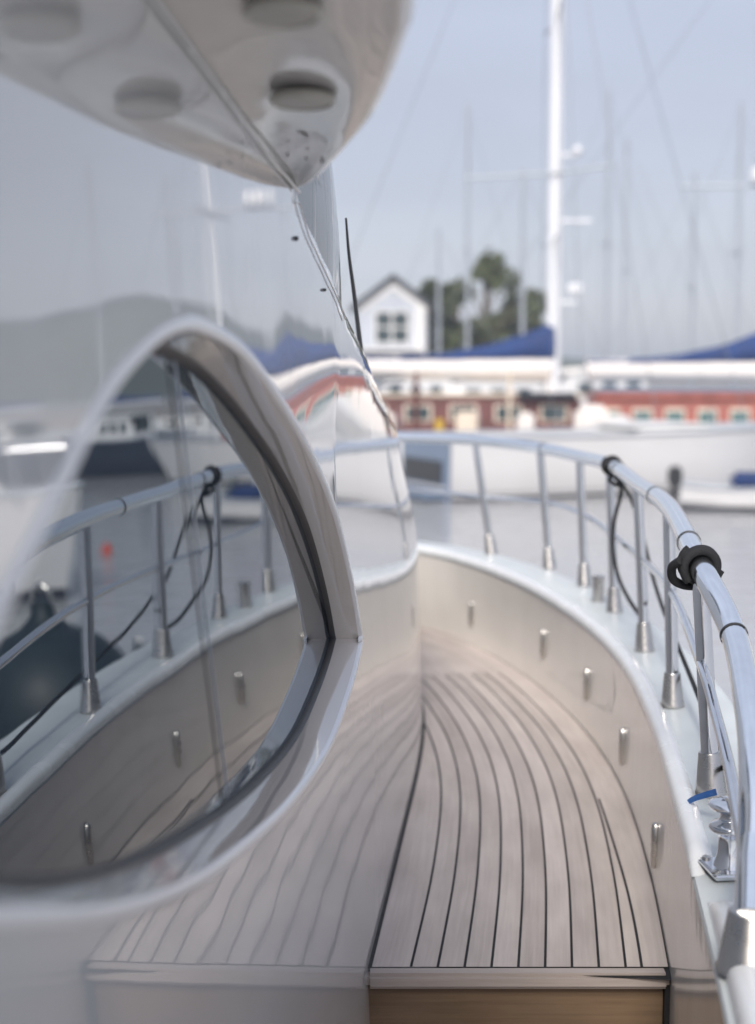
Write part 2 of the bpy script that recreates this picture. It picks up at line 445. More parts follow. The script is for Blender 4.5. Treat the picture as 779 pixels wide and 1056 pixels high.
# upper works above the soffit, kept behind its edge: unseen flybridge mass, built up to shade the deck
b = MB(); b.prism([(-.55, -4, 2.25), (-.50, 2.2, 2.25), (-1.0, 3.6, 2.43), (-2.6, 4.2, 2.43), (-4.6, 4.0, 2.43), (-4.9, -4, 2.25)], (-.1, -.2, 1.2))
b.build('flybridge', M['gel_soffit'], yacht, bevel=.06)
# roof panel over the windscreen
b = MB(); b.prism([(-.24, 2.66, 2.415), (-.19, 3.0, 2.415), (-.20, 3.3, 2.415), (-.26, 3.6, 2.415), (-.5, 3.95, 2.415), (-1, 4.25, 2.415), (-2.6, 4.5, 2.415), (-4.4, 4.3, 2.415), (-4.4, 2.6, 2.415)], (0, -.05, .09))
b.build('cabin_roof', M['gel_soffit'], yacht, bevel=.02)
# far side and rear of the cabin so that it is a solid from anywhere
b = MB(); b.grid([[V((-4.7, y, -.4)), V((-4.75, y, 1.0)), V((-4.6, y, 2.3))] for y in (-4, 0, 3, 5)]); b.grid([[V((x, -4, -.4)), V((x, -4, 2.3))] for x in (-.8, -2.5, -4.7)])
b.build('cabin_back', M['gel_soffit'], yacht)

# ---- bulwark curve (inner face at deck level)
BC = [(-.20, -2.5), (.0, -1.0), (.26, .4), (.47, 1.5), (.63, 2.5), (.775, 3.6), (.862, 4.35), (.918, 5.1), (.918, 5.75), (.865, 6.4), (.745, 7.15), (.53, 7.9), (.24, 8.45), (-.3, 8.95), (-1.2, 9.45), (-2.6, 9.8)]
bc = cr([(x, y, 0) for x, y in BC], 16)
def normals(c):
    out = []
    for i in range(len(c)):
        t = (c[min(i + 1, len(c) - 1)] - c[max(i - 1, 0)]).normalized(); out.append(V((t.y, -t.x, 0)))
    return out
bn = normals(bc)
# cumulative length for uv
bl = [0.]
for a, b_ in zip(bc, bc[1:]): bl.append(bl[-1] + (b_ - a).length)
STEP_Y = 3.615
LOW = -.26
def sheer(y): return .46
b = MB(); rows = []
for p, n in zip(bc, bn):
    zs = [LOW, -.1, .004, .02, .1, .2, .3, .38, .43, .452]
    rows.append([p + n * (-.004 + .008 * math.sin(max(0, z) * 5)) + V((0, 0, z)) for z in zs])
b.grid(rows)
bul = b.build('bulwark', M['gel_bulwark'], yacht, ang=60)
# caprail: flat ledge and hull side
b = MB(); rows = []
for p, n in zip(bc, bn):
    w = .30 - .06 * sstep(4, 2.5, p.y)
    prof = [(-.004, .44), (.0, .452), (.05, .462), (.12, .466), (w - .03, .466), (w - .012, .462), (w, .448), (w + .004, .42), (w - .01, .40)]
    rows.append([p + n * a + V((0, 0, z)) for a, z in prof])
b.grid(rows); cap = b.build('caprail', M['gel_flat'], yacht, ang=60)
b = MB(); rows = []
for p, n in zip(bc, bn):
    w = .30 - .06 * sstep(4, 2.5, p.y)
    rows.append([p + n * a + V((0, 0, z)) for a, z in [(w - .012, .43), (w - .02, .2), (w - .05, -.3), (w - .12, -.8), (w - .2, -1.3), (w - .3, -1.62)]])
b.grid(rows); b.build('hull_side', M['white_hull'], yacht, ang=60)
# raised rounded lip, in two lengths with a gap between them
def lip(name, y0, y1, o0, wid, ht):
    idx = [i for i, p in enumerate(bc) if y0 <= p.y <= y1] if y1 < 9 else [i for i, p in enumerate(bc) if p.y >= y0]
    b = MB(); rows = []
    for j, i in enumerate(idx):
        p, n = bc[i], bn[i]
        e = min(1, min(j, (len(idx) - 1 - j) if y1 < 9 else 9) / 2.0); s_ = .15 + .85 * math.sin(e * math.pi / 2)
        row = []
        for k in range(11):
            A = math.pi * k / 10
            row.append(p + n * (o0 + wid / 2 - wid / 2 * math.cos(A)) + V((0, 0, .448 + (ht * math.sin(A) ** .7 + .004) * s_)))
        rows.append(row)
    b.grid(rows); return b.build(name, M['gel_cap'], cap, ang=80)
lip('caprail_lip', 3.02, 10, -.008, .060, .036)
lip('caprail_lip', -2.5, 2.99, .010, .075, .046)

# ---- teak deck : caulk sheet and planks that follow the bulwark
def off_curve(o):
    c = []
    for p, n in zip(bc, bn): c.append(p - n * o)
    return c
def short_o(y): return .077 + .03 * sstep(3.6, 5.1, y)
seams = [.0] + [None] + [.119 + .0705 * k for k in range(13)]
deckm = bpy.data.meshes.new('side_deck'); bm = bmesh.new(); uvl = bm.loops.layers.uv.new('UVMap'); tn = bm.verts.layers.float.new('tone')
G = .0036
def plank(o_in, o_out, tone, y_lo=STEP_Y, y_hi=99, z=0.0):
    prev = None
    run = 0
    for i, (p, n) in enumerate(zip(bc, bn)):
        if p.y < 3.3: continue
        a = o_in(p.y) if callable(o_in) else o_in; c = o_out(p.y) if callable(o_out) else o_out
        P0, P1 = p - n * a, p - n * c
        if p.y < y_lo and y_lo > 4: continue
        if p.y > y_hi or P0.x < -1.3: break
        v0 = bm.verts.new((P0.x, P0.y, z)); v1 = bm.verts.new((P1.x, P1.y, z)); v0[tn] = tone; v1[tn] = tone
        cur = (v0, v1, bl[i], a, c)
        if prev:
            f = bm.faces.new((prev[0], v0, v1, prev[1]))
            for l, (u, w) in zip(f.loops, ((prev[2], prev[3]), (bl[i], a), (bl[i], c), (prev[2], prev[4]))): l[uvl].uv = (u + tone * 17, w + tone * 3)
        prev = cur
tr = lambda: random.uniform(-.16, .16)
YE = 7.25
plank(.008, .119 - G, .02)
for k in range(8):
    plank(.119 + .0705 * k + G, .119 + .0705 * (k + 1) - G, tr(), y_hi=YE)
plank(.119 + .0705 * 8 + G, .119 + .0705 * 8 + .26, .03, y_hi=YE)
plank(.115, 1.0, .02, y_lo=YE - .08, z=-.0015)
bmesh.ops.bisect_plane(bm, geom=bm.verts[:] + bm.edges[:] + bm.faces[:], plane_co=(0, STEP_Y, 0), plane_no=(0, 1, 0), clear_inner=True)
bmesh.ops.recalc_face_normals(bm, faces=bm.faces)
for f in bm.faces:
    if f.normal.z < 0: f.normal_flip()
bm.to_mesh(deckm); bm.free()
deck = link('side_deck', deckm, M['teak'], yacht, smooth=False)
b = MB(); b.grid([[p - n * .0 + V((0, 0, -.004)), p - n * 1.25 + V((0, 0, -.004))] for p, n in zip(bc, bn) if p.y > 3.5])
b.build('deck_caulk', M['caulk'], deck, smooth=False)
b = MB(); b.grid([[p - n * (short_o(p.y) - .0038) + V((0, 0, .0012)), p - n * (short_o(p.y) + .0038) + V((0, 0, .0012))] for p, n in zip(bc, bn) if STEP_Y - .03 < p.y < 5.08])
b.build('short_seam', M['caulk'], deck, smooth=False)
b = MB(); rows = []
for k in range(70):
    y = 3.60 + k * .07
    x = Xw(y, 0); rows.append([V((x - .01, y, .010)), V((x + .004, y, .006)), V((x + .009, y, .0018))])
b.grid(rows); b.build('edge_sealant', M['caulk'], deck)
# nosing, riser, lower deck
def board(name, x0, x1, y0, y1, z0, z1, m, parent, bevel=.008, tone=0.):
    b = MB().box(((x0 + x1) / 2, (y0 + y1) / 2, (z0 + z1) / 2), (x1 - x0, y1 - y0, z1 - z0))
    o = b.build(name, m, parent, bevel=bevel)
    me = o.data; uv = me.uv_layers.new(name='UVMap')
    for l in me.loops:
        c = me.vertices[l.vertex_index].co; uv.data[l.index].uv = (c.x, c.y + c.z + y0)
    a = me.attributes.new('tone', 'FLOAT', 'POINT')
    for d in a.data: d.value = tone
    return o
xl, xr = -.034, .776
board('step_nosing', xl + .005, xr - .012, 3.560, STEP_Y - .004, -.040, .0025, M['teak'], deck, .010, -.22)
board('step_riser', xl - .01, xr - .022, 3.597, 3.63, LOW, -.042, M['teak_brown'], deck, .003, .0)
for x_ in (xl - .006, xr - .014): MB().box((x_, 3.603, -.12), (.013, .05, .23)).build('riser_sealant', M['caulk'], deck, smooth=False)
b = MB(); b.grid([[V((min(Xw(p.y, 0), p.x - .3) - .06, p.y, LOW)), V((p.x + n.x * .01, p.y, LOW))] for p, n in zip(bc, bn) if p.y < 3.66])
ld = b.build('lower_deck', M['teak'], yacht, smooth=False)
uv = ld.data.uv_layers.new(name='UVMap')
for l in ld.data.loops:
    c = ld.data.vertices[l.vertex_index].co; uv.data[l.index].uv = (c.y, c.x)

# ---- courtesy lights in the bulwark
def on_bulwark(px, py):
    best = None; r = ray(px, py)
    for i in range(len(bc) - 1):
        p, n = bc[i], bn[i]
        den = r.x * n.x + r.y * n.y
        if abs(den) < 1e-6: continue
        t = (n.dot(V((p.x, p.y, 0)) - V((EYE.x, EYE.y, 0)))) / den
        h = EYE + r * t
        dd = (V((h.x, h.y, 0)) - p).length
        if t > 0 and p.y > 3 and (best is None or dd < best[0]): best = (dd, h, n)
    return best[1], best[2]
for px, py in ((677, 872), (643, 770), (606, 706), (561, 664), (487, 633)):
    h, n = on_bulwark(px, py)
    t = V((-n.y, n.x, 0)); b = MB()
    def oval(w, hh, d): return [h - n * d + t * (w * math.cos(a) * (abs(math.cos(a)) ** -.2 if abs(math.cos(a)) > .01 else 1)) + V((0, 0, hh * math.sin(a))) for a in [2 * math.pi * k / 24 for k in range(24)]]
    rings = [oval(.018, .072, .0), oval(.018, .072, .008), oval(.0145, .067, .014), oval(.008, .045, .016), oval(.0005, .001, .0165)]
    b.grid([r_ + [r_[0]] for r_ in rings])
    cl = b.build('courtesy_light', M['steel_dark'], bul, ang=70)

# ---- guard rail
base_px = [(734, 818), (694, 728), (665, 671), (634, 631), (603, 604), (567, 586), (507, 571)]
tops = [(722, 583, 3.70), (690, 523, 4.535), (658, 499, 5.42), (629, 479, 6.272), (598, 471, 7.013), (557, 462, 7.61), (490, 454, 8.19)]
mids = [(723, 684), (692, 609), (662, 577), (634, 553), (606, 533), (566, 519), (500, 513)]
RZ = .466
bases = [at_z(px, py, RZ) for px, py in base_px]
topp = [at(px, py, B.y) for (px, py, _), B in zip(tops, bases)]
midp = [at(px, py, B.y) for (px, py), B in zip(mids, bases)]
endb = at_z(773, 1000, RZ)
rail_pts = [V((-2.6, 9.55, 1.13)), V((-1.2, 9.25, 1.13)), V((-.35, 8.85, 1.13)), V((.15, 8.6, 1.13))] + topp[::-1] + [at(757, 655, 3.32), at(773, 735, 2.98), at(778, 800, 2.80), at(777, 870, 2.69)]
rp = cr(rail_pts, 12)
rp += [rp[-1].lerp(endb + V((0, 0, .10)), t) for t in (.25, .5, .75, 1)]
rail = MB().tube(rp, .031, 20).build('top_rail', M['chrome_rail'], yacht, ang=60)
# joint rings
def ring_at(px, py, rad=.0335, w=.006):
    best = min(range(3, len(rp) - 3), key=lambda i: (proj_px(rp[i]) - V((px, py))).length)
    t = (rp[best + 1] - rp[best - 1]).normalized()
    return rp[best], t, best
def proj_px(p):
    q = p - EYE; d = q.y * cp - q.z * sp; v = q.y * sp + q.z * cp
    return V((389.5 + FPX * q.x / d, 528 - FPX * v / d))
for px, py in ((757, 652), (719, 556), (684, 503), (640, 482), (560, 462)):
    c, t, i = ring_at(px, py)
    MB().lathe([(.0318, -.004), (.0335, -.003), (.0335, .003), (.0318, .004)], c, t, 28, cap=False).build('rail_ring', M['gasket'], rail)
# mid rail
mp_ = [V((-2.6, 9.6, .82)), V((-1.2, 9.3, .82)), V((-.35, 8.9, .82)), V((.2, 8.6, .81))] + midp[::-1] + [at(738, 735, 3.35), at(752, 790, 3.05), at(760, 835, 2.86), at(768, 880, 2.72)]
MB().tube(cr(mp_, 10), .0135, 14).build('mid_rail', M['chrome'], yacht, ang=60)
# stanchions with cast sockets
def socket(p, up, r, h, parent):
    return MB().lathe([(r * 1.9, 0), (r * 1.9, .006), (r * 1.8, .010), (r * 1.28, h * .97), (r * 1.2, h), (r * 1.0, h)], p, up, 28).build('stanchion_socket', M['steel_dark'], parent, ang=40)
for i, (B, T) in enumerate(zip(bases, topp)):
    up = (T - B).normalized()
    r = .0225 if i == 0 else .0205
    st = MB().tube([B + up * .01, B.lerp(T, .25), B.lerp(T, .5), B.lerp(T, .75), T - up * .02], r, 18).build('stanchion', M['chrome'], yacht, ang=60)
    socket(B, up, r, .112, st)
for (x, y) in ((-.25, 8.8), (-1.2, 9.27), (-2.2, 9.5)):
    B = V((x, y, RZ)); T = V((x, y, 1.12)); st = MB().tube([B, T], .0205, 14).build('stanchion', M['chrome'], yacht); socket(B, V((0, 0, 1)), .0205, .125, st)
socket(endb, V((0, 0, 1)), .033, .115, rail)

# ---- fairlead on the cap near the rail end
fl = at_z(752, 899, RZ)
fm = MB().box(fl + V((0, 0, .008)), (.105, .12, .014), .1).build('fairlead', M['chrome'], cap, bevel=.005)
MB().lathe([(.036, .012), (.033, .02), (.027, .045), (.025, .075), (.028, .088), (.044, .096), (.047, .103), (.042, .111), (.026, .117), (.023, .124), (.023, .132), (.028, .139), (.045, .145), (.050, .153), (.044, .161), (.02, .168), (.002, .170)], fl + V((0, .0, 0)), (0, 0, 1), 32).build('fairlead_drum', M['chrome'], cap, ang=60)
for sx in (-1, 1):
    for sy in (-1, 1):
        MB().lathe([(.010, .014), (.010, .019), (.006, .021)], fl + V((sx * .040, sy * .046, 0)), (0, 0, 1), 12).build('fairlead_bolt', M['steel_dark'], fm)
# deck filler by the third stanchion from the bow
p = at_z(617, 620, RZ)
MB().lathe([(.034, 0), (.034, .012), (.028, .016), (.026, .10), (.031, .104), (.031, .118), (.02, .122)], p, (0, 0, 1), 24).build('deck_filler', M['steel_dark'], cap, ang=40)

# ================================================================== ROPES, STRAP
def coil(name, c, t, r, rad, turns, pitch, extra=None):
    t = t.normalized(); u = V((0, 0, 1)); u = (u - t * u.dot(t)).normalized(); w = t.cross(u)
    path = []
    N = int(28 * turns)
    for k in range(N + 1):
        a = 2 * math.pi * k / 28
        wob = 1 + .06 * math.sin(a * .5 + 1)
        path.append(c + t * (pitch * (k / 28 - turns / 2) + .006 * math.sin(a)) + (u * math.cos(a + .6) + w * math.sin(a + .6)) * r * wob)
    return path
c, t, i = ring_at(730, 577)
b = MB()
path = coil('k', c, t, .0425, .014, 2.3, .024)
b.tube(path, .0118, 12)
# the crossing turn and the tucked tail
side = V((1, 0, 0)) - t * t.x; side.normalize(); upv = t.cross(side) * -1
if upv.z < 0: upv = -upv
b.tube(cr([c + t * .03 + side * -.055 + upv * .02, c + t * .01 + side * -.072 + upv * -.005, c + t * -.012 + side * -.062 + upv * -.045, c + t * -.02 + side * -.02 + upv * -.062, c + t * -.02 + side * .035 + upv * -.05, c + t * -.03 + side * .058 + upv * -.02], 8), .0118, 12)
knot = b.build('rope_hitch', M['rope'], None)
tag(knot, 'thick black rope wound twice round the top rail at its near bend', 'rope')
c, t, i = ring_at(633, 478)
b = MB(); b.tube(coil('k', c, t, .037, .008, 3.2, .016), .0085, 10)
s4 = bases[3]; 
hang = cr([c + V((.0, -.02, -.035)), at(641, 505, 6.15), at(634, 535, 6.12), at(632, 562, 6.1), at(637, 592, 6.02), at(647, 615, 5.85), at(658, 632, 5.72), at(664, 640, 5.6)], 8)
b.tube(hang, .0085, 8)
b.tube(cr([c + V((.01, -.03, -.03)), c + V((-.02, -.06, -.06)), c + V((.03, -.05, -.085)), c + V((.02, .0, -.05))], 8), .0085, 8)
b.tube(cr([c + V((.02, -.03, -.04)), at(651, 515, 6.2), at(662, 548, 6.05), at(672, 590, 5.8), at(684, 628, 5.4), at(700, 668, 4.9), at(722, 722, 4.3), at(741, 772, 3.85), at(756, 812, 3.4), at_z(765, 846, .474)], 8), .0075, 8)
lash = b.build('mooring_line', M['rope'], None)
tag(lash, 'thin black line lashed to the far rail, its loop hanging down past the stanchions', 'rope')
# blue strap over the lip
b = MB(); up = []
pts_ = [at(739, 817, 3.36), at(728, 820, 3.40), at(716, 824, 3.46), at(708, 829, 3.5), at(702.5, 836, 3.5), at(701, 846, 3.5)]
pc = cr(pts_, 6); rows = []
for k, p in enumerate(pc):
    tt = (pc[min(k + 1, len(pc) - 1)] - pc[max(k - 1, 0)]).normalized()
    wv = V((.1, 1, .25)).normalized() * .011 * (1.25 - .5 * k / len(pc))
    rows.append([p - wv, p + wv, p + wv + V((0, 0, .002)), p - wv + V((0, 0, .002)), p - wv])
b.grid(rows); st = b.build('webbing_strap', M['strap'], None)
tag(st, 'short bright blue webbing strap draped over the white caprail beside the fairlead', 'strap')

# ================================================================== SETTING
b = MB(); S_ = 620
b.v += [V((-S_, -S_, WATER)), V((S_, -S_, WATER)), V((S_, S_, WATER)), V((-S_, S_, WATER))]; b.f.append((0, 1, 2, 3))
wm = bpy.data.materials.new('harbour water'); wm.use_nodes = True
nt = wm.node_tree; pb = nt.nodes['Principled BSDF']
pb.inputs['Base Color'].default_value = (.42, .42, .42, 1); pb.inputs['Roughness'].default_value = .1; pb.inputs['IOR'].default_value = 1.7
tc = nt.nodes.new('ShaderNodeTexCoord'); mp = nt.nodes.new('ShaderNodeMapping'); mp.inputs['Scale'].default_value = (.8, 1.6, 1)
nt.links.new(tc.outputs['Object'], mp.inputs['Vector'])
n1 = nt.nodes.new('ShaderNodeTexNoise'); n1.inputs['Scale'].default_value = 1.3; n1.inputs['Detail'].default_value = 5
nt.links.new(mp.outputs['Vector'], n1.inputs['Vector'])
bp = nt.nodes.new('ShaderNodeBump'); bp.inputs['Distance'].default_value = .09; bp.inputs['Strength'].default_value = .6
nt.links.new(n1.outputs['Fac'], bp.inputs['Height']); nt.links.new(bp.outputs['Normal'], pb.inputs['Normal'])
water = b.build('water', wm, None, smooth=False); tag(water, kind='structure')

# quay and land
b = MB(); b.prism([(-90, 76, WATER - .4), (14, 76, WATER - .4), (60, 92, WATER - .4), (60, 200, WATER - .4), (-90, 200, WATER - .4)], (0, 0, 1.5))
tag(b.build('quay', M['stone'], None, bevel=.1), kind='structure')
# hills on the right, seen in the polished side
def ridge(name, az0, az1, dist, depth, hf, seed, n=90):
    rows = []
    for j in range(9):
        t = j / 8; row = []
        for i in range(n):
            a = az0 + (az1 - az0) * i / (n - 1); d = dist + depth * t
            h = hf(math.degrees(a)) * math.sin(math.pi * min(1, t * 1.0)) ** .8
            h *= 1 + .18 * noise.noise(V((a * 14, t * 3, seed))) + .06 * noise.noise(V((a * 70, t * 9, seed)))
            row.append(V((math.sin(a) * d, math.cos(a) * d, WATER - .5 + max(0, h))))
        rows.append(row)
    b = MB(); b.grid(rows); o = b.build(name, M['land'], None, ang=180); tag(o, kind='structure'); return o
HT = [(14.9, 0), (15.3, 17), (17, 23), (19, 29), (20.5, 33), (22.5, 29), (26, 28), (32, 33), (45, 38), (70, 36), (88, 20), (95, 0)]
ridge('hill', R(13.0), R(95), 400, 170, lambda a: lerp_tab(HT, a), 3.1)
ridge('far_shore', R(-40), R(16), 430, 100, lambda a: 5.5 + 2.5 * math.sin(a * .5) if a < 14 else max(0, 5 - (a - 14) * 2), 8.2)

# ------------------------------------------------------------------ house
def house():
    h = tag(empty('gabled_house', (1.0, 92, WATER + 1.1)), 'white gabled house with dark slate roof and one broad window, left of the green trees', 'house')
    W, D, He, Hr = 4.4, 7.0, 5.5, 7.2
    b = MB(); prof = [(-W / 2, 0, 0), (W / 2, 0, 0), (W / 2, 0, He), (0, 0, Hr - .12), (-W / 2, 0, He)]
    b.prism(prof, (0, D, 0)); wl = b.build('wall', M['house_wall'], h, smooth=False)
    b = MB()
    for s in (-1, 1):
        b.prism([(s * (W / 2 + .55), -.5, He - .42), (s * (W / 2 + .55), -.5, He - .18), (0, -.5, Hr + .22), (0, -.5, Hr - .02)], (0, D + 1, 0))
    rf = b.build('roof', M['roof'], h, smooth=False)
    MB().prism([(-W / 2 - .1, -.04, He - .30), (0, -.04, Hr - .34), (W / 2 + .1, -.04, He - .30), (W / 2 - .15, -.04, He - .55), (0, -.04, Hr - .75), (-W / 2 + .15, -.04, He - .55)], (0, .03, 0)).build('bargeboard', M['house_trim'], wl, smooth=False)
    fr = MB()
    x0, x1, z0, z1 = -1.15, 1.0, 3.0, 5.0
    for c, s in (((x0, 0), 'v'), ((x1, 0), 'v'), (((x0 + x1) / 2, 0), 'm')): fr.box((c[0], -.06, (z0 + z1) / 2), (.12, .1, z1 - z0 + .12))
    for z in (z0, z1, (z0 + z1) / 2): fr.box(((x0 + x1) / 2, -.055, z), (x1 - x0, .08, .1))
    f = fr.build('window', M['house_trim'], h, smooth=False)
    MB().box(((x0 + x1) / 2, -.012, (z0 + z1) / 2), (x1 - x0, .02, z1 - z0)).build('pane', M['pane'], f, smooth=False)
    MB().box((1.7, -.1, 2.7), (.5, .16, 5.4)).build('corner_pilaster', M['house_trim'], h, smooth=False)
    MB().box((-.2, -1.0, 2.6), (4.2, 1.9, .16)).build('porch_roof', M['house_trim'], h, smooth=False)
    d = MB().box((.4, -.03, 1.05), (.95, .05, 2.1)).build('door', M['navy_hull'], h, smooth=False)
    MB().lathe([(.04, 0), (.04, .06)], (.75, -.06, 1.05), (0, -1, 0), 10).build('handle', M['chrome'], d)
house()

# ------------------------------------------------------------------ trees
def tree(label, x, y, h, wid, m, seed, n=2600, leaf=.3, group=None):
    rnd = random.Random(seed)
    root = tag(empty('broadleaf_tree', (x, y, WATER + 1.05)), label, 'tree', group)
    tb = MB(); tb.tube(cr([(0, 0, -.1), (.05, 0, h * .3), (-.08, .1, h * .55), (.05, 0, h * .85)], 6), lambda t: h * (.035 - .028 * t), 10)
    cl = []
    for k in range(26):
        a = rnd.uniform(0, 6.28); rr = wid * .5 * rnd.uniform(.1, 1.05); z = h * rnd.choice((rnd.uniform(.30, .6), rnd.uniform(.55, .99)))
        rr *= 1.1 - .9 * max(0, (z / h - .6) * 1.9)
        c = V((math.cos(a) * rr, math.sin(a) * rr, z)); cl.append((c, wid * rnd.uniform(.06, .14)))
        tb.tube(cr([(0, 0, z * .62), c * .5 + V((0, 0, z * .42)), c], 4), lambda t: h * (.012 - .009 * t), 6)
    tb.build('trunk', M['bark'], root)
    vs, fs = [], []
    for k in range(n):
        c, r = rnd.choice(cl); d = V((rnd.gauss(0, 1), rnd.gauss(0, 1), rnd.gauss(0, .75))).normalized() * r * rnd.uniform(.45, 1.08)
        p = c + d; ax = V((rnd.gauss(0, 1), rnd.gauss(0, 1), rnd.gauss(0, .6))).normalized(); q = ax.orthogonal().normalized(); s = leaf * rnd.uniform(.5, 1.2)
        w = ax.cross(q); i = len(vs)
        vs += [p - q * s, p + w * s * .45, p + q * s, p - w * s * .45]; fs.append((i, i + 1, i + 2, i + 3))
    me = mesh('crown', vs, fs); link('crown', me, m, root, smooth=False)
tree('bushy green tree, tallest of the group beside the white house', 7.1, 95, 8.4, 7.4, M['leaf'], 1, 5200)
tree('low dark green tree right against the white house', 4.4, 97, 7.0, 6.0, M['leaf_dark'], 2, 6000)
tree('small green tree at the right end of the group by the white house', 10.1, 96, 6.4, 3.6, M['leaf'], 3)
tree('leaning dark tree behind the tallest tree of the group', 5.6, 101, 7.4, 5.0, M['leaf_dark'], 4)

# ------------------------------------------------------------------ boats
def hull_mesh(L, B, fb, draft=.5, stern=.75, full=2.2, sheer_=.25, stations=18):
    """bow at +x, stern at -x, z=0 at the water"""
    rows = []
    for i in range(stations + 1):
        t = i / stations; x = -L / 2 + L * t
        w = B / 2 * (stern + (1 - stern) * math.sin(min(1, t / .5) * math.pi / 2)) if t < .5 else B / 2 * (1 - ((t - .5) / .5) ** full)
        h = fb + sheer_ * (t - .35) ** 2 * 2.2
        rake = .10 * L * max(0, t - .8) / .2 * .5
        prof = []
        for s in (-1, 1):
            pts_ = [(w, h), (w * .985, h * .6), (w * .93, .12), (w * .84, -.02), (w * .5, -draft * .8), (0.0, -draft)]
            pp = [V((x + rake * (z / max(h, .1)) , s * a, z)) for a, z in pts_]
            prof += pp if s == -1 else pp[::-1][1:]
        rows.append(prof)
    return rows
def hull(L, B, fb, m, parent, stripe=None, **k):
    rows = hull_mesh(L, B, fb, **k); b = MB(); b.grid(rows)
    n = len(rows[0]); 
    b.f.append(tuple(range(n)))                     # transom
    o = b.build('hull', m, parent, ang=50)
    d = MB(); d.grid([[r[0] + V((0, .03, -.06)), (r[0] + r[-1]) / 2 + V((0, 0, -.03)), r[-1] + V((0, -.03, -.06))] for r in rows]); d.build('deck', M['white_deck'], parent)
    s = MB(); sgrid = []
    for r in rows:
        sgrid.append([r[2] * 1.0 + V((0, -.012, .05)), r[3] + V((0, -.014, -.03))])
    s.grid(sgrid)
    sgrid2 = [[r[-3] + V((0, .012, .05)), r[-4] + V((0, .014, -.03))] for r in rows]; s.grid(sgrid2)
    s.build('waterline_stripe', M['boot'], o)
    g = MB(); g.tube([r[0] + V((0, -.01, 0)) for r in rows], .035, 6); g.tube([r[-1] + V((0, .01, 0)) for r in rows], .035, 6); g.build('rubbing_strake', M['mast_grey'] if stripe is None else M[stripe], o)
    return o
def deckhouse(x0, x1, w, z0, z1, m, parent, roofm=None, wins=0, panem='pane', frame='cream', slope=.12, wz=(.35, .8)):
    b = MB(); h = z1 - z0
    bot = [(x0, -w / 2), (x1, -w / 2), (x1, w / 2), (x0, w / 2)]
    top = [(x0 + slope, -w / 2 + .1), (x1 - slope * 2.5, -w / 2 + .1), (x1 - slope * 2.5, w / 2 - .1), (x0 + slope, w / 2 - .1)]
    base = 0; b.v = [V((x, y, z0)) for x, y in bot] + [V((x, y, z1)) for x, y in top]
    b.f = [(0, 1, 2, 3), (4, 5, 6, 7)] + [(i, (i + 1) % 4, 4 + (i + 1) % 4, 4 + i) for i in range(4)]
    dh = b.build('deckhouse', m, parent, bevel=.04)
    if roofm:
        MB().box(((x0 + x1) / 2 - slope * .7, 0, z1 + .04), (x1 - x0 - slope * 2 + .1, w - .04, .08)).build('roof', roofm, dh, bevel=.03)
    for k in range(wins):
        xa = x0 + slope + (x1 - x0 - slope * 4) * (k + .18) / wins; xb = x0 + slope + (x1 - x0 - slope * 4) * (k + .80) / wins
        for s in (-1, 1):
            za, zb = z0 + h * wz[0], z0 + h * wz[1]; f = (za + zb) / 2 - z0
            y = s * (w / 2 - .1 * f / h)
            tilt = math.atan(.1 / h) * s
            mt = Matrix.Rotation(tilt, 3, 'X')
            fr = MB().box(((xa + xb) / 2, y, (za + zb) / 2), (xb - xa, .05, zb - za), mtx=mt).build('window', M[frame], parent, smooth=False)
            MB().box(((xa + xb) / 2, y + s * .02, (za + zb) / 2), ((xb - xa) * .84, .03, (zb - za) * .80), mtx=mt).build('pane', M[panem], fr, smooth=False)
    return dh
def sailing_yacht(name, label, x, y, rz, L, B, fb, mast_h, mast_x, hullm, group=None, boom=None, mast_r=.10, house_=None, spread=(.45,), spread_w=1.6, rigging=True, mastm='mast', coverm='canvas_blue', full=2.0):
    r = tag(empty(name, (x, y, WATER), rz), label, 'sailing yacht', group)
    hull(L, B, fb, hullm, r, full=full, stern=.6)
    if house_: deckhouse(*house_[:2], house_[2], fb - .05, fb + house_[3], M[house_[4]], r, M[house_[5]] if house_[5] else None, house_[6], house_[7] if len(house_) > 7 else 'pane')
    m = MB().tube([(mast_x, 0, fb - .1), (mast_x, 0, fb + mast_h * .5), (mast_x - .05, 0, fb + mast_h)], lambda t: mast_r * (1 - .25 * t), 12).build('mast', M[mastm], r)
    for s in spread:
        z = fb + mast_h * s; MB().tube([(mast_x - .12, -spread_w, z + .06), (mast_x, 0, z), (mast_x - .12, spread_w, z + .06)], .035, 8).build('spreader', M['wire'], m)
    if rigging:
        g = MB()
        for s in (-1, 1):
            pts_ = [(mast_x - .2, s * B * .46, fb)] + [(mast_x - .12, s * spread_w, fb + mast_h * q + .06) for q in spread] + [(mast_x, 0, fb + mast_h * .96)]
            g.tube(pts_, .010, 5)
        g.tube([(L * .49, 0, fb + .3), (mast_x, 0, fb + mast_h * .97)], .012, 5); g.tube([(-L * .49, 0, fb + .1), (mast_x, 0, fb + mast_h)], .010, 5)
        g.build('rigging', M['wire'], r)
    if boom:
        bl_, bz, cw, ch, bh, bcol = boom
        bm_ = MB().tube([(mast_x - .05, 0, bz), (mast_x - bl_, 0, bz + .02)], cw, 12).build('boom', M[bcol], r)
        rows = []
        for k in range(13):
            t = k / 12; xx = mast_x + .03 - (bl_ + .0) * t; hgt = ch + bh * (1 - t) ** 2.6
            wd = cw * 1.05 * (1 - .3 * t) + .02
            rows.append([V((xx, wd * math.cos(a) * (1 if math.sin(a) < .2 else .75), bz + cw * .55 + hgt * (.5 + .5 * math.sin(a)) + .02 * math.sin(k * 2.1 + a))) for a in [2 * math.pi * q / 14 for q in range(15)]])
        sb = MB(); sb.grid(rows); sb.build('sail_cover', M[coverm], r, ang=80)
    return r, m

